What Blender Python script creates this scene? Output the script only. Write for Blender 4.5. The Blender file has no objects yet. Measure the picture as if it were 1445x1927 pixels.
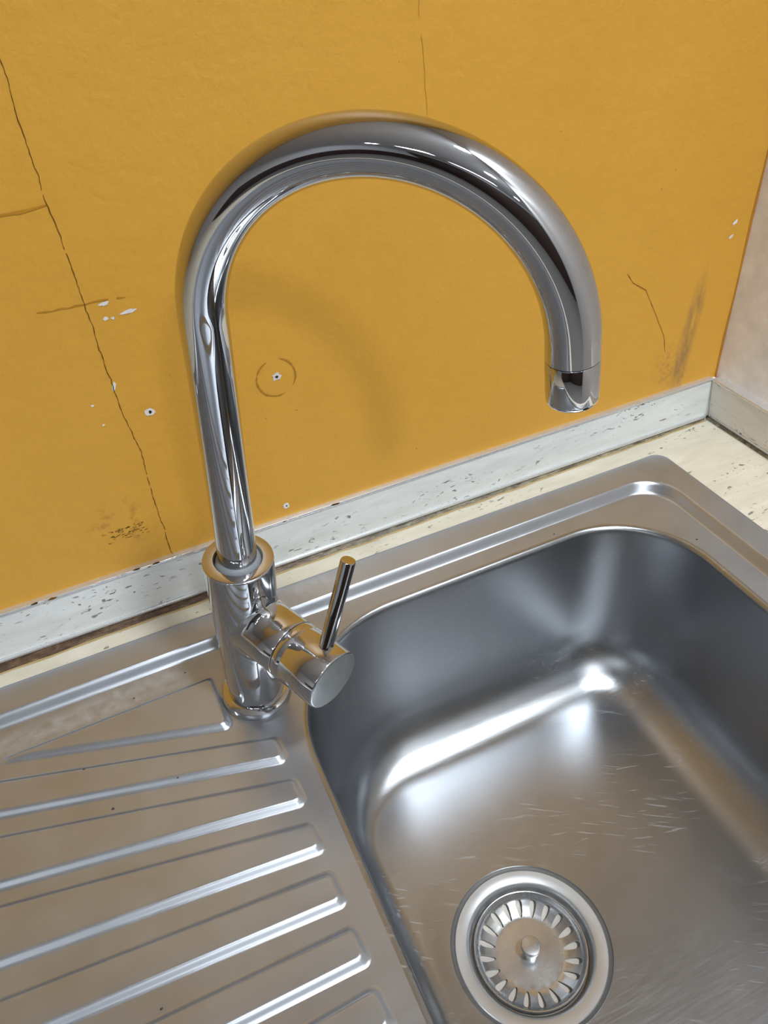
import bpy, bmesh, math, random
from mathutils import Vector, Matrix
random.seed(7)
sc = bpy.context.scene
C = sc.collection

# ------------------------------------------------------------------ camera
# world: x along the ochre wall, y towards it, z up, origin = inner corner of the two upstands on the worktop
cam_d = bpy.data.cameras.new('camera')
cam_d.sensor_fit = 'VERTICAL'; cam_d.sensor_height = 36.0; cam_d.lens = 1429.26 / 1927 * 36.0
cam_d.clip_start = 0.01; cam_d.clip_end = 50
cam = bpy.data.objects.new('camera', cam_d); C.objects.link(cam)
R = ((0.9091, 0.3107, -0.2774), (-0.4107, 0.5575, -0.7215), (-0.0695, 0.7699, 0.6344))
M = Matrix(R).to_4x4(); M.translation = (-0.5012, -0.4433, 0.4097)
cam.matrix_world = M
sc.camera = cam

# ------------------------------------------------------------------ world, exposure
w = bpy.data.worlds.new('world'); sc.world = w; w.use_nodes = True
w.node_tree.nodes['Background'].inputs[0].default_value = (0.6, 0.65, 0.7, 1)
w.node_tree.nodes['Background'].inputs[1].default_value = 0.15
sc.view_settings.view_transform = 'Standard'
sc.view_settings.look = 'None'
sc.view_settings.gamma = 1.0
sc.view_settings.use_curve_mapping = False
sc.view_settings.exposure = -0.68

CEIL = 1.60; FLOOR = -0.90; WY = 0.0045; WX = 0.0085; LX = -4.2; FY = -4.4

# ceiling lamps of the room: (x, y, shape, size, size_y, watts)
LAMPS = [(-0.11, -0.82, 'DISK', 0.16, 0.16, 21.0),
         (-0.42, -2.10, 'DISK', 0.20, 0.20, 27.0),
         (-0.35, -3.55, 'DISK', 0.20, 0.20, 6.0),
         (-3.10, -2.55, 'DISK', 0.20, 0.20, 13.0),
         (-1.75, -3.75, 'RECTANGLE', 1.2, 0.3, 12.0),
         (-2.45, -2.85, 'RECTANGLE', 0.6, 0.3, 16.0)]
for (x, y, sh, sx, sy, pw) in LAMPS:
    ld = bpy.data.lights.new('ceiling_lamp_light', 'AREA'); ld.shape = sh; ld.size = sx
    if sh == 'RECTANGLE': ld.size_y = sy
    ld.energy = pw; ld.color = (0.90, 0.96, 1.0)
    if y > -1: ld.spread = math.radians(100)     # recessed downlight with a narrower beam
    lo = bpy.data.objects.new('ceiling_lamp_light', ld); C.objects.link(lo)
    lo.location = (x, y, CEIL - 0.012)

# ------------------------------------------------------------------ material helpers
def new_mat(name):
    m = bpy.data.materials.new(name); m.use_nodes = True
    nt = m.node_tree; b = nt.nodes['Principled BSDF']
    return m, nt, b
class NT:
    def __init__(s, nt): s.nt = nt; s.co = None
    def n(s, t, **kw):
        o = s.nt.nodes.new(t)
        for k, v in kw.items(): setattr(o, k, v)
        return o
    def l(s, a, b): s.nt.links.new(a, b)
    def coord(s):
        if s.co is None:
            g = s.n('ShaderNodeNewGeometry'); s.co = g.outputs['Position']
        return s.co
    def mapped(s, scale=(1, 1, 1), loc=(0, 0, 0), rot=(0, 0, 0)):
        r = s.n('ShaderNodeMapping'); r.vector_type = 'POINT'
        r.inputs['Location'].default_value = loc; r.inputs['Rotation'].default_value = rot; r.inputs['Scale'].default_value = scale
        s.l(s.coord(), r.inputs['Vector']); return r.outputs[0]
    def along(s, ang, stretch, loc=(0, 0, 0)):
        # coordinates turned by -ang about z and squeezed so that noise streaks run along ang
        a = s.n('ShaderNodeMapping'); a.inputs['Rotation'].default_value = (0, 0, -ang); a.inputs['Location'].default_value = loc
        b_ = s.n('ShaderNodeMapping'); b_.inputs['Scale'].default_value = (stretch, 1, 1)
        s.l(s.coord(), a.inputs['Vector']); s.l(a.outputs[0], b_.inputs['Vector']); return b_.outputs[0]
    def noise(s, scale, detail=3, rough=0.5, vec=None, dist=0):
        o = s.n('ShaderNodeTexNoise'); o.inputs['Scale'].default_value = scale; o.inputs['Detail'].default_value = detail
        o.inputs['Roughness'].default_value = rough; o.inputs['Distortion'].default_value = dist
        s.l(vec if vec is not None else s.coord(), o.inputs['Vector']); return o.outputs['Fac']
    def ramp(s, fac, stops):
        o = s.n('ShaderNodeValToRGB'); e = o.color_ramp.elements
        while len(e) < len(stops): e.new(0.5)
        for i, (p, c) in enumerate(stops):
            e[i].position = p; e[i].color = c if len(c) == 4 else (*c, 1)
        s.l(fac, o.inputs[0]); return o.outputs[0]
    def val(s, fac, a, b):   # smooth threshold 0..1
        o = s.n('ShaderNodeMapRange'); o.interpolation_type = 'SMOOTHSTEP'
        o.inputs['From Min'].default_value = a; o.inputs['From Max'].default_value = b
        s.l(fac, o.inputs['Value']); return o.outputs['Result']
    def lin(s, fac, a, b, c, d):
        o = s.n('ShaderNodeMapRange')
        for k, v in zip(('From Min', 'From Max', 'To Min', 'To Max'), (a, b, c, d)): o.inputs[k].default_value = v
        s.l(fac, o.inputs['Value']); return o.outputs['Result']
    def math(s, op, a, b=None):
        o = s.n('ShaderNodeMath', operation=op)
        for i, v in enumerate((a, b)):
            if v is None: continue
            if isinstance(v, (int, float)): o.inputs[i].default_value = v
            else: s.l(v, o.inputs[i])
        return o.outputs[0]
    def mix(s, fac, a, b):
        o = s.n('ShaderNodeMix', data_type='RGBA')
        for idx, v in ((0, fac), (6, a), (7, b)):
            if isinstance(v, (int, float)): o.inputs[idx].default_value = v
            elif isinstance(v, tuple): o.inputs[idx].default_value = (*v, 1) if len(v) == 3 else v
            else: s.l(v, o.inputs[idx])
        return o.outputs[2]
    def bump(s, h, strength, dist, b, prev=None):
        o = s.n('ShaderNodeBump'); o.inputs['Strength'].default_value = strength; o.inputs['Distance'].default_value = dist
        s.l(h, o.inputs['Height'])
        if prev is not None: s.l(prev, o.inputs['Normal'])
        if b is not None: s.l(o.outputs[0], b.inputs['Normal'])
        return o.outputs[0]
    def xyz(s):
        o = s.n('ShaderNodeSeparateXYZ'); s.l(s.coord(), o.inputs[0]); return o.outputs
    def blob(s, cx, cz, rx, rz, ang=0.0, axis='xz'):
        # 1 in the centre of an ellipse on a plane, 0 outside
        X, Y, Z = s.xyz()
        A = s.math('SUBTRACT', X, cx); B = s.math('SUBTRACT', Z if axis == 'xz' else Y, cz)
        ca, sa = math.cos(ang), math.sin(ang)
        u = s.math('ADD', s.math('MULTIPLY', A, ca / rx), s.math('MULTIPLY', B, sa / rx))
        v = s.math('ADD', s.math('MULTIPLY', A, -sa / rz), s.math('MULTIPLY', B, ca / rz))
        d = s.math('ADD', s.math('MULTIPLY', u, u), s.math('MULTIPLY', v, v))
        o = s.n('ShaderNodeMapRange'); o.interpolation_type = 'SMOOTHSTEP'
        o.inputs['From Min'].default_value = 1.0; o.inputs['From Max'].default_value = 0.0
        s.l(d, o.inputs['Value']); return o.outputs['Result']

def plain(name, col, rough=0.5, metal=0.0, spec=0.5, bump=0.0, bscale=400):
    m, nt, b = new_mat(name); t = NT(nt)
    n = t.noise(60, 4)
    c = t.mix(t.lin(n, 0.3, 0.7, 0, 1), tuple(v * 0.9 for v in col), tuple(min(1, v * 1.08) for v in col))
    t.l(c, b.inputs['Base Color'])
    b.inputs['Roughness'].default_value = rough; b.inputs['Metallic'].default_value = metal
    b.inputs['Specular IOR Level'].default_value = spec
    if bump: t.bump(t.noise(bscale, 3), bump, 0.001, b)
    return m

MAT = {}
# ochre wall paint, with its dirt and the sooty smear near the corner
m, nt, b = new_mat('ochre_paint'); t = NT(nt)
big = t.noise(7, 4, 0.6); fine = t.noise(220, 3, 0.6)
col = t.ramp(big, [(0.25, (0.60, 0.305, 0.036)), (0.5, (0.62, 0.318, 0.040)), (0.8, (0.645, 0.335, 0.046))])
sm = t.math('MULTIPLY', t.blob(-0.0361, 0.0902, 0.011, 0.075, ang=-0.10), t.lin(t.noise(55, 4, 0.7, t.mapped((3, 1, 0.7))), 0.36, 0.62, 0, 0.85))
sm2 = t.math('MULTIPLY', t.blob(-0.0474, 0.0656, 0.024, 0.034, ang=0.5), t.lin(t.noise(300, 3, 0.7), 0.45, 0.7, 0, 0.7))
col = t.mix(sm, col, (0.27, 0.16, 0.055)); col = t.mix(sm2, col, (0.30, 0.17, 0.06))
st = t.math('MULTIPLY', t.blob(-0.5217, 0.0833, 0.030, 0.026, ang=0.2), t.lin(t.noise(90, 5, 0.75), 0.52, 0.68, 0, 0.6))
col = t.mix(st, col, (0.24, 0.11, 0.016))
spk = t.math('MULTIPLY', t.val(t.noise(260, 2), 0.73, 0.78), t.val(t.noise(18, 2), 0.55, 0.65))
col = t.mix(spk, col, (0.30, 0.14, 0.02))
t.l(col, b.inputs['Base Color'])
b.inputs['Roughness'].default_value = 0.46; b.inputs['Specular IOR Level'].default_value = 0.35
p1 = t.bump(fine, 0.30, 0.0012, None); t.bump(t.noise(70, 4, 0.6), 0.35, 0.002, b, p1)
MAT['ochre'] = m
MAT['ochre_edge'] = plain('ochre_paint_edge', (0.42, 0.17, 0.015), 0.5)
MAT['white_wall'] = plain('off_white_paint', (0.90, 0.875, 0.86), 0.45, 0, 0.4, 0.15, 150)
MAT['crack'] = plain('dark_crack', (0.15, 0.065, 0.010), 0.9, 0, 0.1)  # dark brown of the thin crack lines and some flakes
MAT['faint_crack'] = plain('faint_crack_line', (0.42, 0.20, 0.022), 0.9, 0, 0.1)
MAT['hairline'] = plain('painted_over_line', (0.55, 0.275, 0.032), 0.8, 0, 0.2)
MAT['plaster'] = plain('bare_plaster', (0.72, 0.68, 0.66), 0.9, 0, 0.1, 0.5, 900)
MAT['hole'] = plain('drilled_hole', (0.03, 0.02, 0.015), 0.9, 0, 0.1)
MAT['soot'] = plain('dark_scuff', (0.09, 0.045, 0.012), 0.8, 0, 0.2)
MAT['ringmark'] = plain('ring_stain', (0.40, 0.185, 0.018), 0.6, 0, 0.3)

# travertine-pattern laminate
def laminate(name, base, light, ax):
    m, nt, b = new_mat(name); t = NT(nt)
    sc3 = {'x': (0.22, 1, 1), 'y': (1, 0.22, 1)}[ax]
    v = t.mapped(sc3)
    n1 = t.noise(70, 5, 0.62, v, 0.6)
    col = t.ramp(n1, [(0.25, tuple(c * 0.86 for c in base)), (0.5, base), (0.78, light)])
    stain = t.val(t.noise(14, 3, 0.6, v), 0.56, 0.75)
    col = t.mix(t.math('MULTIPLY', stain, 0.28), col, (0.52, 0.42, 0.28))
    v2 = t.mapped({'x': (0.42, 1, 1), 'y': (1, 0.42, 1)}[ax])
    pits = t.math('MULTIPLY', t.val(t.noise(330, 2, 0.6, v2, 0.8), 0.62, 0.66), t.val(t.noise(45, 2, 0.5, v), 0.46, 0.58))
    col = t.mix(t.math('MULTIPLY', pits, 0.8), col, (0.085, 0.075, 0.06))
    pits2 = t.val(t.noise(150, 2, 0.5, t.mapped({'x': (0.35, 1, 1), 'y': (1, 0.35, 1)}[ax], (3, 5, 1))), 0.69, 0.72)
    col = t.mix(t.math('MULTIPLY', pits2, 0.75), col, (0.12, 0.11, 0.095))
    t.l(col, b.inputs['Base Color'])
    b.inputs['Roughness'].default_value = 0.38; b.inputs['Specular IOR Level'].default_value = 0.4
    t.bump(t.noise(300, 3), 0.08, 0.0006, b)
    return m
MAT['lam_x'] = laminate('travertine_laminate', (0.68, 0.70, 0.68), (0.77, 0.79, 0.78), 'x')
MAT['lam_y'] = laminate('travertine_laminate_side', (0.80, 0.76, 0.72), (0.86, 0.83, 0.80), 'y')
MAT['lam_top'] = laminate('travertine_worktop', (0.60, 0.56, 0.46), (0.69, 0.655, 0.57), 'x')

# dirty sealant in the joint behind the sink
m, nt, b = new_mat('grimy_sealant'); t = NT(nt)
n1 = t.noise(260, 4, 0.7, t.mapped((0.4, 1, 1)))
X = t.xyz()[0]
c1 = t.ramp(n1, [(0.3, (0.028, 0.015, 0.008)), (0.5, (0.085, 0.045, 0.022)), (0.72, (0.19, 0.12, 0.06))])
c2 = t.ramp(n1, [(0.3, (0.05, 0.04, 0.025)), (0.5, (0.17, 0.145, 0.095)), (0.7, (0.36, 0.32, 0.22))])
t.l(t.mix(t.val(X, -0.46, -0.30), c1, c2), b.inputs['Base Color'])
b.inputs['Roughness'].default_value = 0.38; t.bump(n1, 0.6, 0.002, b)
MAT['grime'] = m
MAT['grime_edge'] = plain('yellowed_sealant_edge', (0.40, 0.29, 0.13), 0.5, 0, 0.4, 0.3)

# metals
def metal(name, col, rough, film=0.0, wav=0.0, rvar=0.0, kind=None, fscale=28, fc=(0.82, 1.2)):
    m, nt, b = new_mat(name); t = NT(nt)
    b.inputs['Metallic'].default_value = 1.0
    c = t.mix(t.lin(t.noise(35, 4), 0.3, 0.7, 0, 1), tuple(v * 0.96 for v in col), col)
    t.l(c, b.inputs['Base Color'])
    if rvar:
        t.l(t.lin(t.noise(45, 5, 0.65), 0.3, 0.7, max(0.01, rough - rvar), rough + rvar), b.inputs['Roughness'])
    else: b.inputs['Roughness'].default_value = rough
    nrm = None; gl = None
    if wav: nrm = t.bump(t.noise(22, 2, 0.4), wav, 0.004, b)
    if kind == 'steel':
        # pressed steel: gloss without a wide haze, faint wiped grain in the roughness
        gl = t.n('ShaderNodeBsdfAnisotropic', distribution='BECKMANN')
        h = t.noise(900, 2, 0.6, t.mapped((0.05, 1, 0.4), rot=(0, 0, 0.25)))
        t.l(c, gl.inputs['Color']); t.l(t.lin(h, 0.3, 0.7, rough - 0.015, rough + 0.02), gl.inputs['Roughness'])
        if nrm is not None: t.l(nrm, gl.inputs['Normal'])
    if film:
        d = t.n('ShaderNodeBsdfDiffuse'); d.inputs['Color'].default_value = (0.50, 0.52, 0.55, 1)
        mx = t.n('ShaderNodeMixShader')
        f = t.lin(t.noise(fscale, 6, 0.7, None, 0.4), 0.35, 0.72, film * fc[0], film * fc[1])
        t.film = f
        out = nt.nodes['Material Output']
        t.l((gl or b).outputs[0], mx.inputs[1]); t.l(d.outputs[0], mx.inputs[2]); t.l(mx.outputs[0], out.inputs['Surface'])
        t.l(f, mx.inputs[0]); t.mx = mx
    return m, t
MAT['chrome'], _ = metal('polished_chrome', (0.60, 0.61, 0.635), 0.03, 0, 0.0)
MAT['chrome_dull'], _ = metal('limescaled_chrome', (0.58, 0.585, 0.60), 0.06, 0.02, 0.01, 0.04, None, 120, (0.2, 2.4))
MAT['chrome_cap'], _ = metal('scratched_chrome_cap', (0.32, 0.35, 0.36), 0.17, 0.05, 0.03, 0.09, None, 170, (0.1, 2.6))
MAT['alu'], _ = metal('aluminium_trim', (0.86, 0.87, 0.87), 0.25, 0.38)
MAT['rubber'] = plain('grey_sealing_ring', (0.20, 0.22, 0.24), 0.35, 0, 0.5)
MAT['gasket'] = plain('dark_grey_gasket', (0.075, 0.073, 0.07), 0.5, 0, 0.4)
MAT['seam'] = plain('dark_seam', (0.02, 0.02, 0.022), 0.5)

# stainless steel of the sink: soft reflections, limescale where water stays
m, t = metal('brushed_stainless_steel', (0.37, 0.39, 0.43), 0.34, 0.195, 0.03, 0.02, 'steel')
lime = t.math('MULTIPLY', t.blob(-0.56, -0.066, 0.14, 0.014, 0.05, 'xy'), t.lin(t.noise(120, 5, 0.75), 0.38, 0.68, 0, 0.30))
lime2 = t.math('MULTIPLY', t.blob(-0.43, -0.036, 0.055, 0.016, 0.0, 'xy'), t.lin(t.noise(160, 5, 0.75), 0.38, 0.66, 0, 0.40))
t.l(t.math('ADD', t.film, t.math('ADD', lime, lime2)), t.mx.inputs[0])
MAT['steel'] = m
MAT['steel_bowl'], t = metal('bowl_stainless_steel', (0.33, 0.345, 0.365), 0.33, 0.075, 0.02, 0.015, 'steel')
sA = t.val(t.noise(620, 1, 0.4, t.along(math.radians(-34), 0.05)), 0.67, 0.72)
sB = t.val(t.noise(620, 1, 0.4, t.along(math.radians(-18), 0.07, (2, 1, 0))), 0.69, 0.74)
sM = t.val(t.noise(12, 2), 0.45, 0.6)
t.l(t.math('ADD', t.film, t.math('MULTIPLY', t.math('MULTIPLY', t.math('MAXIMUM', sA, sB), sM), 0.20)), t.mx.inputs[0])
MAT['flange'], _ = metal('matt_drain_steel', (0.45, 0.46, 0.465), 0.36, 0.20, 0, 0.03)
MAT['basket'], _ = metal('strainer_steel', (0.45, 0.455, 0.46), 0.26, 0.08, 0.03, 0.04)
MAT['well'] = plain('drain_well', (0.46, 0.425, 0.385), 0.5, 0.0)
MAT['scratch'] = plain('bright_scratch', (0.72, 0.72, 0.72), 0.25, 0.8)
MAT['dirt'] = plain('dark_crumb', (0.03, 0.022, 0.015), 0.8)
# the room behind the camera
MAT['ceiling'] = plain('white_ceiling_paint', (0.80, 0.83, 0.88), 0.8)
MAT['room_wall'] = plain('pale_grey_wall', (0.68, 0.70, 0.73), 0.7)
MAT['floor'] = plain('dark_floor_tiles', (0.26, 0.25, 0.24), 0.4)
MAT['panel'] = plain('dark_reflection_panelling', (0.055, 0.035, 0.03), 0.45)
MAT['lamp_ring'] = plain('white_lamp_ring', (0.8, 0.8, 0.8), 0.4)

# ------------------------------------------------------------------ mesh helpers
def mk(name, verts, faces, mat, parent=None, smooth=True, sharp=None, loc=None):
    me = bpy.data.meshes.new(name); me.from_pydata([tuple(v) for v in verts], [], faces); me.validate()
    bm = bmesh.new(); bm.from_mesh(me); bmesh.ops.recalc_face_normals(bm, faces=bm.faces); bm.to_mesh(me); bm.free()
    me.materials.append(mat)
    for p_ in me.polygons: p_.use_smooth = smooth
    if sharp is not None: me.set_sharp_from_angle(angle=math.radians(sharp))
    o = bpy.data.objects.new(name, me); C.objects.link(o)
    if parent: o.parent = parent
    if loc: o.location = loc
    return o
def tag(o, label=None, cat=None, kind=None, group=None):
    if label: o['label'] = label
    if cat: o['category'] = cat
    if kind: o['kind'] = kind
    if group: o['group'] = group
    return o
def empty(name, loc=(0, 0, 0)):
    o = bpy.data.objects.new(name, None); o.location = loc; o.empty_display_size = 0.02; C.objects.link(o); return o
def box(name, lo, hi, mat, parent=None, bevel=0.0):
    bm = bmesh.new(); bmesh.ops.create_cube(bm, size=1)
    for v in bm.verts: v.co = Vector([(lo[i] + hi[i]) / 2 + v.co[i] * (hi[i] - lo[i]) for i in range(3)])
    if bevel: bmesh.ops.bevel(bm, geom=bm.edges[:], offset=bevel, segments=2, affect='EDGES', profile=0.6)
    me = bpy.data.meshes.new(name); bm.to_mesh(me); bm.free(); me.materials.append(mat)
    o = bpy.data.objects.new(name, me); C.objects.link(o)
    if parent: o.parent = parent
    return o
def prism(name, prof, a, b_, axis, mat, parent=None, smooth=False, sharp=30):
    # prof: closed 2d outline, swept from a to b_ along axis ('x' -> prof is (y,z); 'y' -> prof is (x,z))
    n = len(prof); vs = []
    for s_ in (a, b_):
        for (u, v) in prof: vs.append((s_, u, v) if axis == 'x' else (u, s_, v))
    fs = [(i, (i + 1) % n, n + (i + 1) % n, n + i) for i in range(n)] + [tuple(range(n)), tuple(range(n, 2 * n))]
    return mk(name, vs, fs, mat, parent, smooth, sharp if smooth else None)
def rings(loops, closed=True, cap0=False, cap1=False):
    n = len(loops[0]); vs = [p for l in loops for p in l]; fs = []
    for k in range(len(loops) - 1):
        for i in range(n):
            j = (i + 1) % n
            fs.append((k * n + i, k * n + j, (k + 1) * n + j, (k + 1) * n + i))
    if cap0: fs.append(tuple(range(n)))
    if cap1: fs.append(tuple((len(loops) - 1) * n + i for i in range(n)))
    return vs, fs
def lathe(name, prof, mat, parent=None, n=96, o=Vector((0, 0, 0)), ax=Vector((0, 0, 1)), sharp=35, cap0=False, cap1=False):
    ax = ax.normalized(); u = ax.orthogonal().normalized(); v = ax.cross(u)
    loops = [[o + ax * z + (u * math.cos(2 * math.pi * i / n) + v * math.sin(2 * math.pi * i / n)) * r for i in range(n)] for (r, z) in prof]
    vs, fs = rings(loops, cap0=cap0, cap1=cap1)
    return mk(name, vs, fs, mat, parent, True, sharp)
def rrect(x0, x1, y0, y1, rad, seg=14):
    # rad: (left-back, left-front, right-front, right-back); anticlockwise from left-back
    lb, lf, rf, rb = rad if isinstance(rad, (tuple, list)) else (rad,) * 4
    pts = []
    for (cx, cy, r, a0) in ((x0 + lb, y1 - lb, lb, 90), (x0 + lf, y0 + lf, lf, 180), (x1 - rf, y0 + rf, rf, 270), (x1 - rb, y1 - rb, rb, 0)):
        for k in range(seg + 1):
            a = math.radians(a0 + 90 * k / seg); pts.append((cx + r * math.cos(a), cy + r * math.sin(a)))
    return pts
def rpoly(pts, rad, seg=8):
    # rounded polygon, rad per corner
    n = len(pts); out = []
    for i in range(n):
        p0, p1, p2 = Vector(pts[i - 1]), Vector(pts[i]), Vector(pts[(i + 1) % n])
        d0 = (p0 - p1).normalized(); d2 = (p2 - p1).normalized()
        ang = d0.angle(d2); tl = rad[i] / math.tan(ang / 2)
        bis = (d0 + d2).normalized(); c = p1 + bis * (rad[i] / math.sin(ang / 2))
        a = p1 + d0 * tl; b_ = p1 + d2 * tl
        va, vb = a - c, b_ - c
        t0 = math.atan2(va.y, va.x); dt = math.atan2(vb.y, vb.x) - t0
        while dt > math.pi: dt -= 2 * math.pi
        while dt < -math.pi: dt += 2 * math.pi
        for k in range(seg + 1):
            th = t0 + dt * k / seg; out.append((c.x + rad[i] * math.cos(th), c.y + rad[i] * math.sin(th)))
    return out
def offset_poly(pts, d):
    # shift every edge of a convex polygon inwards by d and intersect neighbours
    n = len(pts); cx = sum(p_[0] for p_ in pts) / n; cy = sum(p_[1] for p_ in pts) / n; L = []
    for i in range(n):
        a, b_ = Vector(pts[i]), Vector(pts[(i + 1) % n]); t_ = (b_ - a).normalized(); nn = Vector((-t_.y, t_.x))
        if nn.dot(Vector((cx, cy)) - a) < 0: nn = -nn
        L.append((a + nn * d, t_))
    out = []
    for i in range(n):
        (p0, t0), (p1, t1) = L[i - 1], L[i]; den = t0.x * t1.y - t0.y * t1.x
        u = ((p1.x - p0.x) * t1.y - (p1.y - p0.y) * t1.x) / den; q_ = p0 + t0 * u; out.append((q_.x, q_.y))
    return out

# ------------------------------------------------------------------ room shell
def wall(name, lo, hi, mat): return tag(box(name, lo, hi, mat), kind='structure')
wall_back = wall('wall_back', (LX, WY, FLOOR), (WX, WY + 0.12, CEIL), MAT['ochre'])
wall_right = wall('wall_right', (WX, FY, FLOOR), (WX + 0.12, WY + 0.12, CEIL), MAT['white_wall'])
wall('wall_left', (LX - 0.12, FY, FLOOR), (LX, WY + 0.12, CEIL), MAT['room_wall'])
wall('wall_front', (LX - 0.12, FY - 0.12, FLOOR), (WX + 0.12, FY, CEIL), MAT['room_wall'])
wall('floor', (LX - 0.12, FY - 0.12, FLOOR - 0.1), (WX + 0.12, WY + 0.12, FLOOR), MAT['floor'])
ceiling = wall('ceiling', (LX - 0.12, FY - 0.12, CEIL), (WX + 0.12, WY + 0.12, CEIL + 0.1), MAT['ceiling'])
tag(box('trim_1', (LX, FY, FLOOR), (WX, FY + 0.03, 1.30), MAT['panel']), kind='structure')  # added unseen panelling, raised high to darken reflections in the sink steel
tag(box('trim_2', (LX, FY + 0.03, FLOOR), (LX + 0.03, -1.2, 0.25), MAT['panel']), kind='structure')
for (x, y, sh, sx, sy, pw) in LAMPS:
    if sh == 'DISK':
        lathe('lamp_ring', [(sx / 2 + 0.004, 0), (sx / 2 + 0.006, -0.014), (sx / 2 + 0.018, -0.014), (sx / 2 + 0.022, 0)], MAT['lamp_ring'], ceiling, 48, Vector((x, y, CEIL)))
    else:
        a, b2 = sx / 2 + 0.004, sy / 2 + 0.004
        vs, fs = rings([[(x + sgx * (a + e), y + sgy * (b2 + e), z) for sgx, sgy in ((-1, -1), (1, -1), (1, 1), (-1, 1))] for e, z in ((0, CEIL), (0, CEIL - 0.014), (0.02, CEIL - 0.014), (0.02, CEIL))])
        mk('lamp_frame', vs, fs, MAT['lamp_ring'], ceiling, False)

# painted edge where the ochre stops at the corner
mk('paint_edge', [(WX - 0.0022 + 0.0006 * math.sin(z * 60) + e, WY - 0.0003, z) for z in [0.04 + 0.02 * k for k in range(60)] for e in (0, 0.0026)],
   [(2 * k, 2 * k + 1, 2 * k + 3, 2 * k + 2) for k in range(59)], MAT['ochre_edge'], wall_back, False)

# cracks, drilled holes, marks on the ochre wall
YM = WY - 0.00035
# positions below were surveyed as if the paint lay 7 mm deeper; bring them onto the wall face
def on_wall(x, z): return 0.98396 * x - 0.00804, 0.98396 * z + 0.00657
def ribbon(name, pts, wd, mat, parent=wall_back, jag=0.0006, step=0.004, y=YM, gaps=0.0):
    path = []; pts = [on_wall(*q_) for q_ in pts]
    for (a, b_) in zip(pts[:-1], pts[1:]):
        L = math.hypot(b_[0] - a[0], b_[1] - a[1]); k = max(1, int(L / step))
        for i in range(k): path.append((a[0] + (b_[0] - a[0]) * i / k, a[1] + (b_[1] - a[1]) * i / k))
    path.append(pts[-1]); vs = []; fs = []; ph = 0
    for i, (x, z) in enumerate(path):
        q = path[min(i + 1, len(path) - 1)]; r_ = path[max(i - 1, 0)]
        dx, dz = q[0] - r_[0], q[1] - r_[1]; L = math.hypot(dx, dz) or 1; nx, nz = -dz / L, dx / L
        ph = ph * 0.7 + random.uniform(-1, 1) * jag
        ww = wd * random.uniform(0.5, 1.3) * (0.35 if i in (0, len(path) - 1) else 1)
        vs += [(x + nx * (ph - ww / 2), y, z + nz * (ph - ww / 2)), (x + nx * (ph + ww / 2), y, z + nz * (ph + ww / 2))]
        if i and random.random() >= gaps: fs.append((2 * i - 2, 2 * i - 1, 2 * i + 1, 2 * i))
    return mk(name, vs, fs, mat, parent, False)
def patch(name, cx, cz, rx, rz, mat, n=14, y=YM, parent=wall_back, ang=0.0):
    if parent is not None: cx, cz = on_wall(cx, cz)
    vs = [(cx, y, cz)]
    for i in range(n):
        a = 2 * math.pi * i / n; k = random.uniform(0.65, 1.15); u, v = rx * k * math.cos(a), rz * k * math.sin(a)
        vs.append((cx + u * math.cos(ang) - v * math.sin(ang), y, cz + u * math.sin(ang) + v * math.cos(ang)))
    return mk(name, vs, [(0, 1 + i, 1 + (i + 1) % n) for i in range(n)], mat, parent, False)
ribbon('wall_crack', [(-0.5003, 0.62), (-0.5000, 0.36), (-0.5012, 0.295), (-0.4992, 0.234), (-0.4990, 0.170), (-0.4960, 0.13), (-0.4975, 0.08), (-0.4972, 0.0375)], 0.00048, MAT['crack'], jag=0.00045, step=0.0022, gaps=0.03)
ribbon('wall_crack', [(-0.5260, 0.2365), (-0.500, 0.2355), (-0.4766, 0.2345)], 0.0009, MAT['faint_crack'], gaps=0.1)
ribbon('wall_crack', [(-0.560, 0.290), (-0.5253, 0.2913), (-0.5015, 0.2922)], 0.0016, MAT['faint_crack'], gaps=0.1)
ribbon('wall_crack', [(-0.1051, 0.1628), (-0.0975, 0.153), (-0.0838, 0.1446), (-0.0680, 0.118), (-0.0560, 0.096), (-0.0517, 0.080)], 0.0004, MAT['crack'], jag=0.0002)
ribbon('wall_crack', [(-0.2805, 0.40), (-0.2785, 0.352), (-0.2758, 0.320), (-0.274, 0.30)], 0.0004, MAT['hairline'], gaps=0.2)
# round ring left by a fitting and its screw hole
for (a0, a1) in ((-200, -65), (-40, 80), (110, 160)):
    ribbon('ring_mark', [(-0.3958 + 0.0138 * math.cos(math.radians(a)), 0.1568 + 0.0138 * math.sin(math.radians(a))) for a in range(a0, a1, 8)], 0.0012, MAT['ringmark'], jag=0.0001)
for (x, z, r_) in ((-0.3955, 0.1577, 0.0034), (-0.4822, 0.1575, 0.0034), (-0.4058, 0.0483, 0.0026)):
    h = patch('screw_hole', x, z, r_, r_, MAT['plaster'])
    patch('bore', x, z - 0.0002, r_ * 0.33, r_ * 0.33, MAT['hole'], y=YM - 0.0002, parent=h)
for (x, z, rx, rz, a) in ((-0.489, 0.2335, 0.0032, 0.0012, 0.1), (-0.4765, 0.2255, 0.0058, 0.0013, 0.12), (-0.4905, 0.2245, 0.0017, 0.0014, 0), (-0.4868, 0.2238, 0.0012, 0.0010, 0),
                          (-0.0023, 0.1819, 0.0030, 0.0018, 0.6), (-0.0035, 0.1705, 0.0028, 0.0013, 0.5), (-0.4985, 0.181, 0.0012, 0.0035, -0.3), (-0.5145, 0.172, 0.0011, 0.0008, 0), (-0.5122, 0.157, 0.0010, 0.0008, 0)):
    patch('chipped_paint', x, z, rx, rz, MAT['plaster'], ang=a)
vs = []; fs = []
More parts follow.
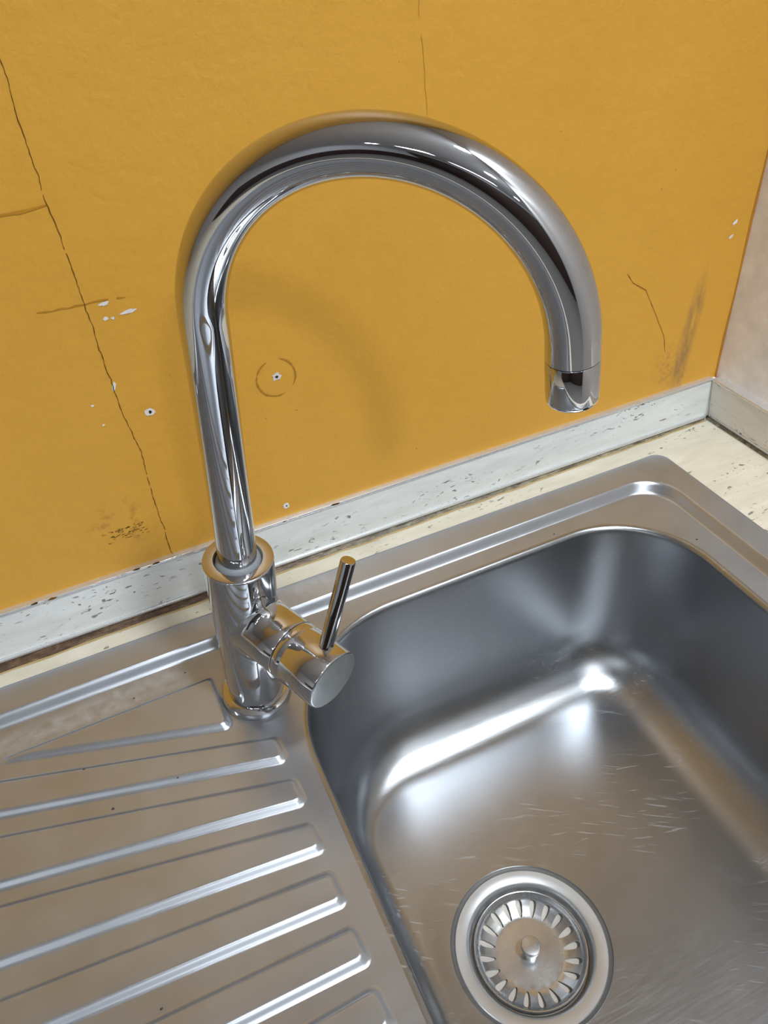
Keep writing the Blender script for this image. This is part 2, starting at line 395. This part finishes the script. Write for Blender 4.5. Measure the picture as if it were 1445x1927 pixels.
for k in range(90):
    row = random.choice((0, 0, 1, 2, 2, 3, 4)); x = -0.541 + random.betavariate(2, 1.6) * 0.034; z = 0.0740 - row * 0.0022 + (x + 0.522) * 0.02 + random.gauss(0, 0.0005)
    x, z = on_wall(x, z); L = random.uniform(0.0006, 0.0034); h_ = random.uniform(0.0002, 0.0005); i0 = len(vs)
    vs += [(x, YM, z), (x + L, YM, z + L * 0.05), (x + L * 0.8, YM, z + h_), (x + L * 0.1, YM, z + h_)]; fs.append((i0, i0 + 1, i0 + 2, i0 + 3))
tag(mk('scuff_mark', vs, fs, MAT['soot'], wall_back, False), kind='stuff')

# ------------------------------------------------------------------ worktop and upstands
X0, X1, Y0, Y1 = -0.93, -0.0706, -0.524, -0.0238          # sink outline
WTL, WTF = -1.9, -0.555
o0 = [(WTL, WTF), (WX, WTF), (WX, WY), (WTL, WY)]; i0 = [(X0 + 0.012, Y0 + 0.012), (X1 - 0.012, Y0 + 0.012), (X1 - 0.012, Y1 - 0.012), (X0 + 0.012, Y1 - 0.012)]
loops = [[(x, y, z) for x, y in l] for l, z in ((i0, -0.035), (o0, -0.035), (o0, 0.0), (i0, 0.0), (i0, -0.035))]
vs, fs = rings(loops)
worktop = mk('worktop', vs, fs, MAT['lam_top'], None, False)
tag(worktop, 'cream travertine-pattern worktop around the steel sink', 'worktop')

HU = 0.0441
ub = empty('upstand', (-0.45, 0, 0))
tag(ub, 'long cream speckled upstand with metal trims along the ochre wall behind the tap', 'upstand')
def child(o, root):
    o.parent = root; o.matrix_parent_inverse = Matrix.Translation(-root.location); return o
child(prism('board', [(0.0006, 0.0028), (WY, 0.0028), (WY, HU - 0.002), (0.0006, HU - 0.002)], WTL, 0.0062, 'x', MAT['lam_x']), ub)
def strip(z0, z1, y0, y1, n=8):
    # rounded front metal strip cross-section in (y,z)
    pts = [(y1, z0)]
    for k in range(n + 1):
        a = -math.pi / 2 + math.pi * k / n; pts.append((y0 + (z1 - z0) * 0.25 * (1 - math.cos(a)), (z0 + z1) / 2 + (z1 - z0) / 2 * math.sin(a)))
    pts.append((y1, z1)); return pts
child(prism('metal_trim', strip(HU - 0.0020, HU + 0.0004, -0.0005, WY), WTL, 0.0002, 'x', MAT['alu'], None, True), ub)
child(prism('metal_trim', strip(0.0026, 0.0054, -0.0020, 0.004), WTL, 0.0002, 'x', MAT['alu'], None, True), ub)
# grimy joint: a concave bead, wide on the left and thin near the corner
vs = []; fs = []; N = 90
for i in range(N + 1):
    x = -1.2 + 1.2 * i / N; f = min(1, max(0, (x + 0.62) / 0.6)); wd = 0.0085 - 0.0062 * f + 0.0004 * math.sin(i * 1.7) + 0.0003 * math.sin(i * 0.61)
    vs += [(x, 0.0015, 0.0033), (x, -wd * 0.35, 0.0016), (x, -wd * 0.8, 0.0009), (x, -wd, 0.0001)]
for i in range(N):
    for k in range(3): a = i * 4 + k; fs.append((a, a + 1, a + 5, a + 4))
child(mk('sealant_joint', vs, fs, MAT['grime']), ub)
vs = []; fs = []
for i in range(N + 1):
    x = -1.2 + 1.2 * i / N; f = min(1, max(0, (x + 0.62) / 0.6)); wd = 0.0085 - 0.0062 * f + 0.0004 * math.sin(i * 1.7) + 0.0003 * math.sin(i * 0.61); e = 0.0012 + 0.0004 * math.sin(i * 2.3)
    vs += [(x, -wd + 0.0004, 0.0005), (x, -wd - e, 0.0001)]
for i in range(N): fs.append((2 * i, 2 * i + 1, 2 * i + 3, 2 * i + 2))
child(mk('sealant_edge', vs, fs, MAT['grime_edge']), ub)
# old caulk and paint flakes along the top trim
for k in range(16):
    x = random.choice((random.uniform(-0.60, -0.47), random.uniform(-0.56, -0.49), random.uniform(-0.42, -0.37))); r_ = random.uniform(0.0006, 0.0016)
    child(patch('paint_flake', x, HU + 0.0004 + random.uniform(-0.0008, 0.0012), r_ * 2.2, r_ * 0.7, random.choice((MAT['soot'], MAT['plaster'], MAT['crack'])), y=-0.0008, parent=None), ub)

ur = empty('upstand', (0.003, -0.3, 0))
tag(ur, 'cream upstand on the right under the white wall, tilted slightly back', 'upstand')
BX = 0.0058
def lean(z, off=0.0): return BX * (1 - z / HU) + off
child(prism('board', [(lean(0.001), 0.001), (WX, 0.001), (WX, HU - 0.002), (lean(HU - 0.002), HU - 0.002)], WTF, 0.0, 'y', MAT['lam_y']), ur)
child(prism('metal_trim', [(lean(HU) - 0.0004, HU - 0.002), (lean(HU) - 0.0007, HU - 0.001), (lean(HU) - 0.0002, HU), (WX, HU + 0.0006), (WX, HU - 0.002)], WTF, -0.0008, 'y', MAT['alu'], None, True), ur)
child(prism('metal_trim', [(BX - 0.0008, 0.0022), (BX - 0.0014, 0.0035), (BX - 0.001, 0.0048), (BX + 0.002, 0.0048), (BX + 0.002, 0.0022)], WTF, -0.0008, 'y', MAT['alu'], None, True), ur)
child(prism('sealant_joint', [(BX + 0.001, 0.0026), (BX - 0.0018, 0.0010), (BX - 0.0032, 0.0001), (BX + 0.001, 0.0001)], WTF, -0.0006, 'y', MAT['grime'], None, True), ur)

# ------------------------------------------------------------------ sink
sink = empty('sink', (-0.45, -0.27, 0))
tag(sink, 'stainless steel inset sink with ribbed drainer and deep rectangular bowl', 'sink')
ZD = -0.006
def s_curve(d0, d1, z0, z1, n=12, k=0.30):
    # rounded-step profile: arcs of fraction k at both ends, straight slope between
    out = []
    for i in range(n + 1):
        u = i / n
        g = lambda x: (x * x / (2 * k) if x < k else (k / 2 + (x - k) if x < 1 - k else (1 - k) - (1 - x) ** 2 / (2 * k) + 0.0)) 
        out.append((d0 + (d1 - d0) * u, z0 + (z1 - z0) * g(u) / g(1.0)))
    return out
prof = [(0.0, 0.0004), (0.0008, 0.0016), (0.0018, 0.0036), (0.0032, 0.0046), (0.0050, 0.0046), (0.0120, 0.0037), (0.0185, 0.0030)] + s_curve(0.0222, 0.0304, 0.0026, ZD, 18, 0.38) + [(0.0345, ZD)]
loops = []
for d, z in prof:
    r_ = 0.012 if d < 0.004 else 0.012 + (0.030 - 0.012) * min(1, (d - 0.004) / 0.012)
    loops.append([(x, y, z) for x, y in rrect(X0 + d, X1 - d, Y0 + d, Y1 - d - (0.0008 if d > .01 else 0), r_, 16)])
vs, fs = rings(loops); nring = len(loops[0]); base = len(vs) - nring
BOWL = (-0.4570, -0.1210, -0.470, -0.0695)
def bowl_loop(d, z, dl=None):
    # d: inset of the outline, dl: inset of the left side (its bottom radius is tighter, the drain sits close to it)
    dl = d if dl is None else dl
    rr = [max(0.034, r_ - d) for r_ in (0.098, 0.070, 0.070, 0.076)]
    pts = rrect(BOWL[0] + dl, BOWL[1] - d, BOWL[2] + d, BOWL[3] - d, rr, 18); out = []
    n = len(pts)
    for i in range(n):
        a, b_ = pts[i], pts[(i + 1) % n]; k = 16 if (i + 1) % 19 == 0 else 1
        for q_ in range(k): out.append((a[0] + (b_[0] - a[0]) * q_ / k, a[1] + (b_[1] - a[1]) * q_ / k, z))
    return out
bl = bowl_loop(-0.0015, ZD); nb = len(bl); b0 = len(vs); vs = list(vs) + bl
bm = bmesh.new(); V = [bm.verts.new(v) for v in vs]
for f in fs: bm.faces.new([V[i] for i in f])
E_ = [bm.edges.get((V[base + i], V[base + (i + 1) % nring])) for i in range(nring)] + [bm.edges.new((V[b0 + i], V[b0 + (i + 1) % nb])) for i in range(nb)]
bmesh.ops.triangle_fill(bm, edges=E_, use_beauty=True, use_dissolve=False)
bmesh.ops.recalc_face_normals(bm, faces=bm.faces)
me = bpy.data.meshes.new('drainer_deck'); bm.to_mesh(me); bm.free(); me.materials.append(MAT['steel'])
for p_ in me.polygons: p_.use_smooth = True
deck = bpy.data.objects.new('drainer_deck', me); C.objects.link(deck); child(deck, sink)

# bowl: rolled lip, slightly tapered walls, wide bottom radius, floor falling to the drain
DR = Vector((-0.3537, -0.2701)); ZB = -0.1704; ZDR = -0.1718; RF = 0.046
bp = [(-0.0015, ZD), (0.0000, ZD - 0.0001), (0.0012, ZD - 0.0006), (0.0024, ZD - 0.0018), (0.0031, ZD - 0.0036), (0.0034, ZD - 0.006)]
zt, zb_ = ZD - 0.006, ZB + RF
for k in range(1, 9): u = k / 8; bp.append((0.0034 + 0.0080 * u, zt + (zb_ - zt) * u))
dd = bp[-1][0]
for k in range(1, 17):
    a = math.pi / 2 * k / 16; bp.append((dd + RF * (1 - math.cos(a)), zb_ - RF * math.sin(a)))
loops = [bowl_loop(d, z, d if d <= dd else dd + (d - dd) * 0.5) for d, z in bp]
fl = loops[-1]; K = 10; N_ = len(fl); RD = 0.0565
import bisect
# angles round the drain, spread evenly towards the circle
an = [math.atan2(y - DR.y, x - DR.x) for x, y, z in fl]
for i in range(1, N_):
    while an[i] - an[i - 1] > math.pi: an[i] -= 2 * math.pi
    while an[i] - an[i - 1] < -math.pi: an[i] += 2 * math.pi
for k in range(1, K + 1):
    u = k / K; l = []
    for i, (x, y, z) in enumerate(fl):
        cx, cy = DR.x + RD * math.cos(an[i]), DR.y + RD * math.sin(an[i])
        l.append((x + (cx - x) * u, y + (cy - y) * u, ZB + (ZDR - ZB) * (u * u * (3 - 2 * u))))
    loops.append(l)
loops.append([(DR.x + (RD - 0.0004) * math.cos(a), DR.y + (RD - 0.0004) * math.sin(a), ZDR - 0.0003) for a in an])
loops.append([(DR.x + (RD - 0.0006) * math.cos(a), DR.y + (RD - 0.0006) * math.sin(a), ZDR - 0.003) for a in an])
vs, fs = rings(loops)
child(mk('bowl', vs, fs, MAT['steel_bowl'], None, True, 35), sink)

# raised drainer ribs, fanned out from the bowl side
RIBS = [([(-0.6600, -0.0775), (-0.4975, -0.0755), (-0.4945, -0.1275)], (0.0032, 0.005, 0.006)),
        ([(-0.7400, -0.0640), (-0.4715, -0.1428), (-0.4695, -0.1672), (-0.7400, -0.0985)], (0.004, 0.006, 0.006, 0.004)),
        ([(-0.8600, -0.0770), (-0.4705, -0.1760), (-0.4690, -0.1990), (-0.8600, -0.1330)], (0.006, 0.006, 0.006, 0.006)),
        ([(-0.8600, -0.1358), (-0.4705, -0.2070), (-0.4690, -0.2300), (-0.8600, -0.1920)], (0.006, 0.006, 0.006, 0.006)),
        ([(-0.8600, -0.2080), (-0.4705, -0.2382), (-0.4690, -0.2620), (-0.8600, -0.2410)], (0.006, 0.006, 0.006, 0.006)),
        ([(-0.8600, -0.2615), (-0.4705, -0.2697), (-0.4690, -0.2935), (-0.8600, -0.2900)], (0.006, 0.006, 0.006, 0.006)),
        ([(-0.8600, -0.3150), (-0.4715, -0.3000), (-0.4695, -0.3248), (-0.8600, -0.3550)], (0.006, 0.006, 0.006, 0.006)),
        ([(-0.8600, -0.3710), (-0.4705, -0.3330), (-0.4690, -0.3560), (-0.8600, -0.4272)], (0.006, 0.006, 0.006, 0.006))]
for pts, rad in RIBS:
    loops = []
    for d, z in [(0, ZD - 0.0001)] + s_curve(0.0003, 0.0060, ZD + 0.00002, ZD + 0.0036, 14, 0.38)[1:]:
        loops.append([(x, y, z) for x, y in rpoly(offset_poly(pts, d), [max(0.0012, r_ - 0.6 * d) for r_ in rad], 8)])
    vs, fs = rings(loops, cap1=True)
    child(mk('drainer_rib', vs, fs, MAT['steel'], None, True, 50), sink)

# drain flange
DO = Vector((DR.x, DR.y, ZDR))
child(lathe('drain_flange', [(0.0536, -0.0030), (0.0534, -0.0010), (0.0528, -0.0004), (0.0500, -0.0006), (0.0455, -0.0012), (0.0442, -0.0018), (0.0430, -0.0038),
      (0.0424, -0.0065), (0.0418, -0.0085), (0.0412, -0.0100), (0.0408, -0.0130), (0.0404, -0.034)], MAT['flange'], None, 128, DO), sink)
child(lathe('drain_gasket', [(0.0562, -0.0008), (0.0550, -0.0014), (0.0535, -0.0016)], MAT['gasket'], None, 128, DO), sink)
child(lathe('drain_well', [(0.0404, -0.0100), (0.0385, -0.0128), (0.0340, -0.0150), (0.0240, -0.0170), (0.0010, -0.0180)], MAT['well'], None, 64, DO, cap1=True), sink)

# ------------------------------------------------------------------ strainer basket
st = empty('sink_strainer', DO + Vector((0, 0, -0.007)))
tag(st, 'round steel basket strainer with slots and centre knob in the drain', 'strainer')
ZR = -0.0045
sp = [(0.0, -0.0085), (0.0200, -0.0092), (0.0240, -0.0094), (0.0268, -0.0088), (0.0320, -0.0066), (0.0355, -0.0046), (0.0372, -0.0028), (0.0380, -0.0010), (0.0386, 0.0)]
def sz(r_):
    for (a, za), (b_, zb2) in zip(sp[:-1], sp[1:]):
        if r_ <= b_: return za + (zb2 - za) * (r_ - a) / (b_ - a)
    return 0.0
NS = 20; vs = []; fs = []
def pol(r_, a): return (DO.x + r_ * math.cos(a), DO.y + r_ * math.sin(a), DO.z + ZR + sz(r_))
RI, RO = 0.0232, 0.0366; ns = 40; index = {}
def addv(p_):
    k = tuple(round(c, 7) for c in p_)
    if k not in index: index[k] = len(vs); vs.append(p_)
    return index[k]
half = math.pi / NS
for s_ in range(NS):
    a0 = 2 * half * s_
    outer = []; inner = []; q = ns // 4
    for i in range(ns):
        # outer sector boundary
        e, u = divmod(i, q); u = u / q
        if e == 0: ro, ao = RI + (RO - RI) * u, -1
        elif e == 1: ro, ao = RO, -1 + 2 * u
        elif e == 2: ro, ao = RO - (RO - RI) * u, 1
        else: ro, ao = RI, 1 - 2 * u
        outer.append((ro, a0 + ao * half))
        # slot outline: a teardrop, wide end outwards
        th2 = -3 * math.pi / 4 - 2 * math.pi * i / ns
        cu, cv = math.cos(th2), math.sin(th2)
        k = 1.0 + 0.28 * cu
        rr = 0.0303 + 0.0058 * math.copysign(abs(cu) ** 0.85, cu)
        aa = 0.0021 * k * math.copysign(abs(cv) ** 0.75, cv) / 0.030
        inner.append((rr, a0 - (-aa)))
    # match start: outer starts at (RI,-1) going to RO; make inner start at same corner
    best = min(range(ns), key=lambda s0: sum((inner[(s0 + j) % ns][0] - outer[j][0]) ** 2 + (0.03 * (inner[(s0 + j) % ns][1] - outer[j][1])) ** 2 for j in range(ns)))
    inv = [inner[(best - j) % ns] for j in range(ns)]
    c1 = sum((inner[(best + j) % ns][0] - outer[j][0]) ** 2 + (0.03 * (inner[(best + j) % ns][1] - outer[j][1])) ** 2 for j in range(ns))
    bests = min(range(ns), key=lambda s0: sum((inner[(s0 - j) % ns][0] - outer[j][0]) ** 2 + (0.03 * (inner[(s0 - j) % ns][1] - outer[j][1])) ** 2 for j in range(ns)))
    c2 = sum((inner[(bests - j) % ns][0] - outer[j][0]) ** 2 + (0.03 * (inner[(bests - j) % ns][1] - outer[j][1])) ** 2 for j in range(ns))
    inn = [inner[(best + j) % ns] for j in range(ns)] if c1 < c2 else [inner[(bests - j) % ns] for j in range(ns)]
    L0 = [addv(pol(*p_)) for p_ in outer]
    L1 = [addv(pol((a[0] + b_[0]) / 2, (a[1] + b_[1]) / 2)) for a, b_ in zip(outer, inn)]
    L2 = [addv(pol(*p_)) for p_ in inn]
    L3 = [addv((pol(*p_)[0], pol(*p_)[1], pol(*p_)[2] - 0.0011)) for p_ in inn]
    for A_, B_ in ((L0, L1), (L1, L2), (L2, L3)):
        for i in range(ns): j = (i + 1) % ns; fs.append((A_[i], A_[j], B_[j], B_[i]))
q = ns // 4
def circ(r_): return [addv(pol(r_, 2 * half * s_ + (-1 + 2 * u / q) * half)) for s_ in range(NS) for u in range(q)]
def band(A_, B_):
    n = len(A_)
    for i in range(n): j = (i + 1) % n; fs.append((A_[i], A_[j], B_[j], B_[i]))
cs = [circ(r_) for r_ in (0.0232, 0.020, 0.012, 0.004)]
for a, b_ in zip(cs[:-1], cs[1:]): band(a, b_)
fs.append(tuple(cs[-1]))
co = [circ(r_) for r_ in (0.0366, 0.0374, 0.0380, 0.0386)]
for a, b_ in zip(co[:-1], co[1:]): band(a, b_)
for (r_, z) in ((0.0391, 0.0004), (0.0397, 0.0004), (0.0401, -0.0002), (0.0401, -0.004)):
    nx = [addv((DO.x + r_ * math.cos(2 * half * s_ + (-1 + 2 * u / q) * half), DO.y + r_ * math.sin(2 * half * s_ + (-1 + 2 * u / q) * half), DO.z + ZR + z)) for s_ in range(NS) for u in range(q)]
    band(co[-1], nx); co.append(nx)
child(mk('basket', vs, fs, MAT['basket'], None, True, 40), st)
KO = DO + Vector((0, 0, ZR - 0.0086))
child(lathe('knob', [(0.0052, 0), (0.0052, 0.0075), (0.0066, 0.0085), (0.0068, 0.0100), (0.0068, 0.0128), (0.0063, 0.0137), (0.0045, 0.0140), (0.0004, 0.0141)], MAT['basket'], None, 48, KO, cap1=True), st)

# ------------------------------------------------------------------ tap (whole tap leans a few degrees)
AX = Vector((0.0655, -0.1055, 1.0)).normalized(); TB = Vector((-0.4739, -0.1045, 0.0))
TO = TB + AX * (ZD / AX.z)
tap = empty('kitchen_tap', TO)
tag(tap, 'chrome gooseneck mixer tap with side lever standing behind the sink bowl', 'tap')
tap_part = lambda o: child(o, tap)
def horiz(phi):
    h = Vector((math.cos(phi), math.sin(phi), 0)); h -= AX * h.dot(AX); return h.normalized()
def at(tt): return TB + AX * tt
lathe_t = lambda name, prof, mat, **k: tap_part(lathe(name, prof, mat, None, 128, TB, AX, **k))
lathe_t('base_ring', [(0.0200, -0.0075), (0.0226, -0.0070), (0.0232, -0.0045), (0.0231, -0.0015), (0.0222, 0.0006), (0.0205, 0.0016), (0.0185, 0.0020)], MAT['chrome_dull'])
TT = 0.1275
RB0, RB1 = 0.0186, 0.0200
body = lathe_t('body', [(RB0, 0.000), (RB0, 0.010), (RB0 + 0.0005, 0.04), (RB0 + 0.001, 0.08), (RB1, TT - 0.0012), (RB1 - 0.0003, TT - 0.0004), (RB1 - 0.0010, TT), (0.0140, TT), (0.0134, TT - 0.0006), (0.0132, TT - 0.004)], MAT['chrome_dull'], sharp=45)
lathe_t('collar', [(0.0132, TT - 0.0035), (0.0128, TT - 0.0015), (0.0118, TT + 0.0008), (0.0109, TT + 0.0016), (0.0106, TT + 0.0016)], MAT['rubber'])
# side stub, filleted into the body
PB = -1.125; HB = horiz(PB); SD = AX.cross(HB).normalized(); BO = at(0.078); RS = 0.0183
def rbody(z): return RB0 + 0.001
def bodydist(sv): return math.sqrt(max(0.0, (RB0 + 0.0010) ** 2 - sv * sv))
Nf = 128; loops = []
fil = []
for k in range(9):
    u = k / 8; l = []
    for i in range(Nf):
        a = 2 * math.pi * i / Nf; ca, sa = math.cos(a), math.sin(a); d = 0.0012 + 0.0095 * abs(ca) ** 1.4
        # start on the body, control at the intersection, end on the stub
        r1 = RS + d * 0.9; s1 = min(r1 * abs(sa), RB0 + 0.00095) * (1 if sa >= 0 else -1)
        P0 = BO + AX * (r1 * ca) + SD * s1 + HB * (bodydist(s1) - 0.00005)
        s0 = RS * sa; P1 = BO + AX * (RS * ca) + SD * s0 + HB * bodydist(s0)
        P2 = BO + AX * (RS * ca) + SD * s0 + HB * (bodydist(s0) + d)
        l.append(P0 * (1 - u) ** 2 + P1 * (2 * u * (1 - u)) + P2 * u * u)
    loops.append(l)
SE = 0.0385
for s_ in (0.5, 1.0):
    l = []
    for i in range(Nf):
        a = 2 * math.pi * i / Nf; p2 = loops[8][i]; e_ = BO + AX * (RS * math.cos(a)) + SD * (RS * math.sin(a)) + HB * SE
        l.append(p2 + (e_ - p2) * s_)
    loops.append(l)
for (r_, h_) in ((RS - 0.0004, SE + 0.0004), (RS - 0.0022, SE + 0.0005)):
    loops.append([BO + AX * (r_ * math.cos(2 * math.pi * i / Nf)) + SD * (r_ * math.sin(2 * math.pi * i / Nf)) + HB * h_ for i in range(Nf)])
vs, fs = rings(loops)
tap_part(mk('side_stub', vs, fs, MAT['chrome_dull'], None, True, 50))
BL = 0.072
def nest(o, p_): o.parent = p_; o.matrix_parent_inverse = Matrix.Identity(4); return o
def lathe_b(name, prof, mat, **k): return tap_part(lathe(name, prof, mat, None, 128, BO, HB, **k))
handle = lathe_b('handle_barrel', [(RS - 0.0022, SE + 0.0009), (RS - 0.0003, SE + 0.0010), (RS, SE + 0.0014), (RS, SE + 0.0062), (RS - 0.0003, SE + 0.0066), (RS - 0.0003, SE + 0.0069), (RS + 0.0001, SE + 0.0073),
         (RS + 0.0001, BL - 0.0008), (RS - 0.0003, BL - 0.0002), (RS - 0.0009, BL)], MAT['chrome_dull'], sharp=45)
nest(lathe_b('seam', [(RS - 0.0012, SE - 0.0002), (RS - 0.0012, SE + 0.0016)], MAT['seam']), handle)
cap = nest(lathe_b('handle_cap', [(RS - 0.0009, BL), (RS - 0.0040, BL + 0.0001), (0.0060, BL + 0.0001), (0.0004, BL + 0.0001)], MAT['chrome_cap'], cap1=True), handle)
LA = 0.32; LD = (AX * math.cos(LA) + SD * math.sin(LA)).normalized(); LO = BO + HB * (BL * 0.852)
nest(lathe('lever', [(0.0043, RS - 0.0030), (0.0043, RS + 0.0002), (0.0041, RS + 0.0008), (0.0042, 0.0755), (0.0039, 0.0762), (0.0033, 0.0764), (0.0003, 0.0764)], MAT['chrome'], None, 48, LO, LD, sharp=45, cap1=True), handle)
# swan-neck pipe
PH = -0.6467; HP = horiz(PH); Z1 = 0.2761; RA = 0.0769; RP = 0.0108; TILT = -0.1842; LE = 0.0274
ctr = []
for k in range(41): ctr.append((at(0.118 + (Z1 - 0.118) * k / 40), AX.copy()))
AE = math.pi + TILT
for k in range(1, 121):
    a = AE * k / 120
    ctr.append((at(Z1) + HP * (RA * (1 - math.cos(a))) + AX * (RA * math.sin(a)), (HP * math.sin(a) + AX * math.cos(a)).normalized()))
DE = ctr[-1][1]; PE = ctr[-1][0]; SEAM = 0.0075
for k in range(1, 5): ctr.append((PE + DE * (SEAM * k / 4), DE.copy()))
BN = HP.cross(AX).normalized(); NP = 72; loops = []
for (c_, tg) in ctr:
    nrm = BN.cross(tg).normalized()
    loops.append([c_ + (BN * math.cos(2 * math.pi * i / NP) + nrm * math.sin(2 * math.pi * i / NP)) * RP for i in range(NP)])
vs, fs = rings(loops)
pipe = tap_part(mk('spout_pipe', vs, fs, MAT['chrome'], None, True))
SO = PE + DE * SEAM; AL = LE - SEAM
nest(lathe('aerator', [(RP - 0.0010, -0.0004), (RP - 0.0010, 0.0004), (RP - 0.0002, 0.0005), (RP, 0.0008), (RP, AL - 0.0022), (RP - 0.0002, AL - 0.0012), (RP - 0.0008, AL - 0.0003), (RP - 0.0016, AL), (RP - 0.0030, AL), (RP - 0.0034, AL - 0.003), (0.0005, AL - 0.0032)],
               MAT['chrome'], None, 72, SO, DE, sharp=45, cap1=True), pipe)
nest(lathe('seam', [(RP - 0.0003, -0.0001), (RP - 0.0003, 0.0006)], MAT['seam'], None, 72, SO, DE), pipe)

# crumbs of dirt lying on the drainer and rim
for (x, y, z) in ((-0.5154, -0.0639, -0.006), (-0.5521, -0.0693, -0.006), (-0.5901, -0.1131, -0.0026), (-0.5374, -0.1461, -0.0026), (-0.5779, -0.1465, -0.0055),
                  (-0.5726, -0.2659, -0.0058), (-0.0913, -0.0343, 0.0029), (-0.1160, -0.1229, -0.006), (-0.2095, -0.0640, -0.006)):
    r_ = random.uniform(0.0006, 0.0011); n = 7; vs = [(x, y, z + 0.0007)]
    for i in range(n):
        a = 2 * math.pi * i / n; k = random.uniform(0.6, 1.4) * r_; vs.append((x + k * math.cos(a), y + 0.6 * k * math.sin(a), z))
    child(mk('dirt_speck', vs, [(0, 1 + i, 1 + (i + 1) % n) for i in range(n)], MAT['dirt'], None, False), sink)
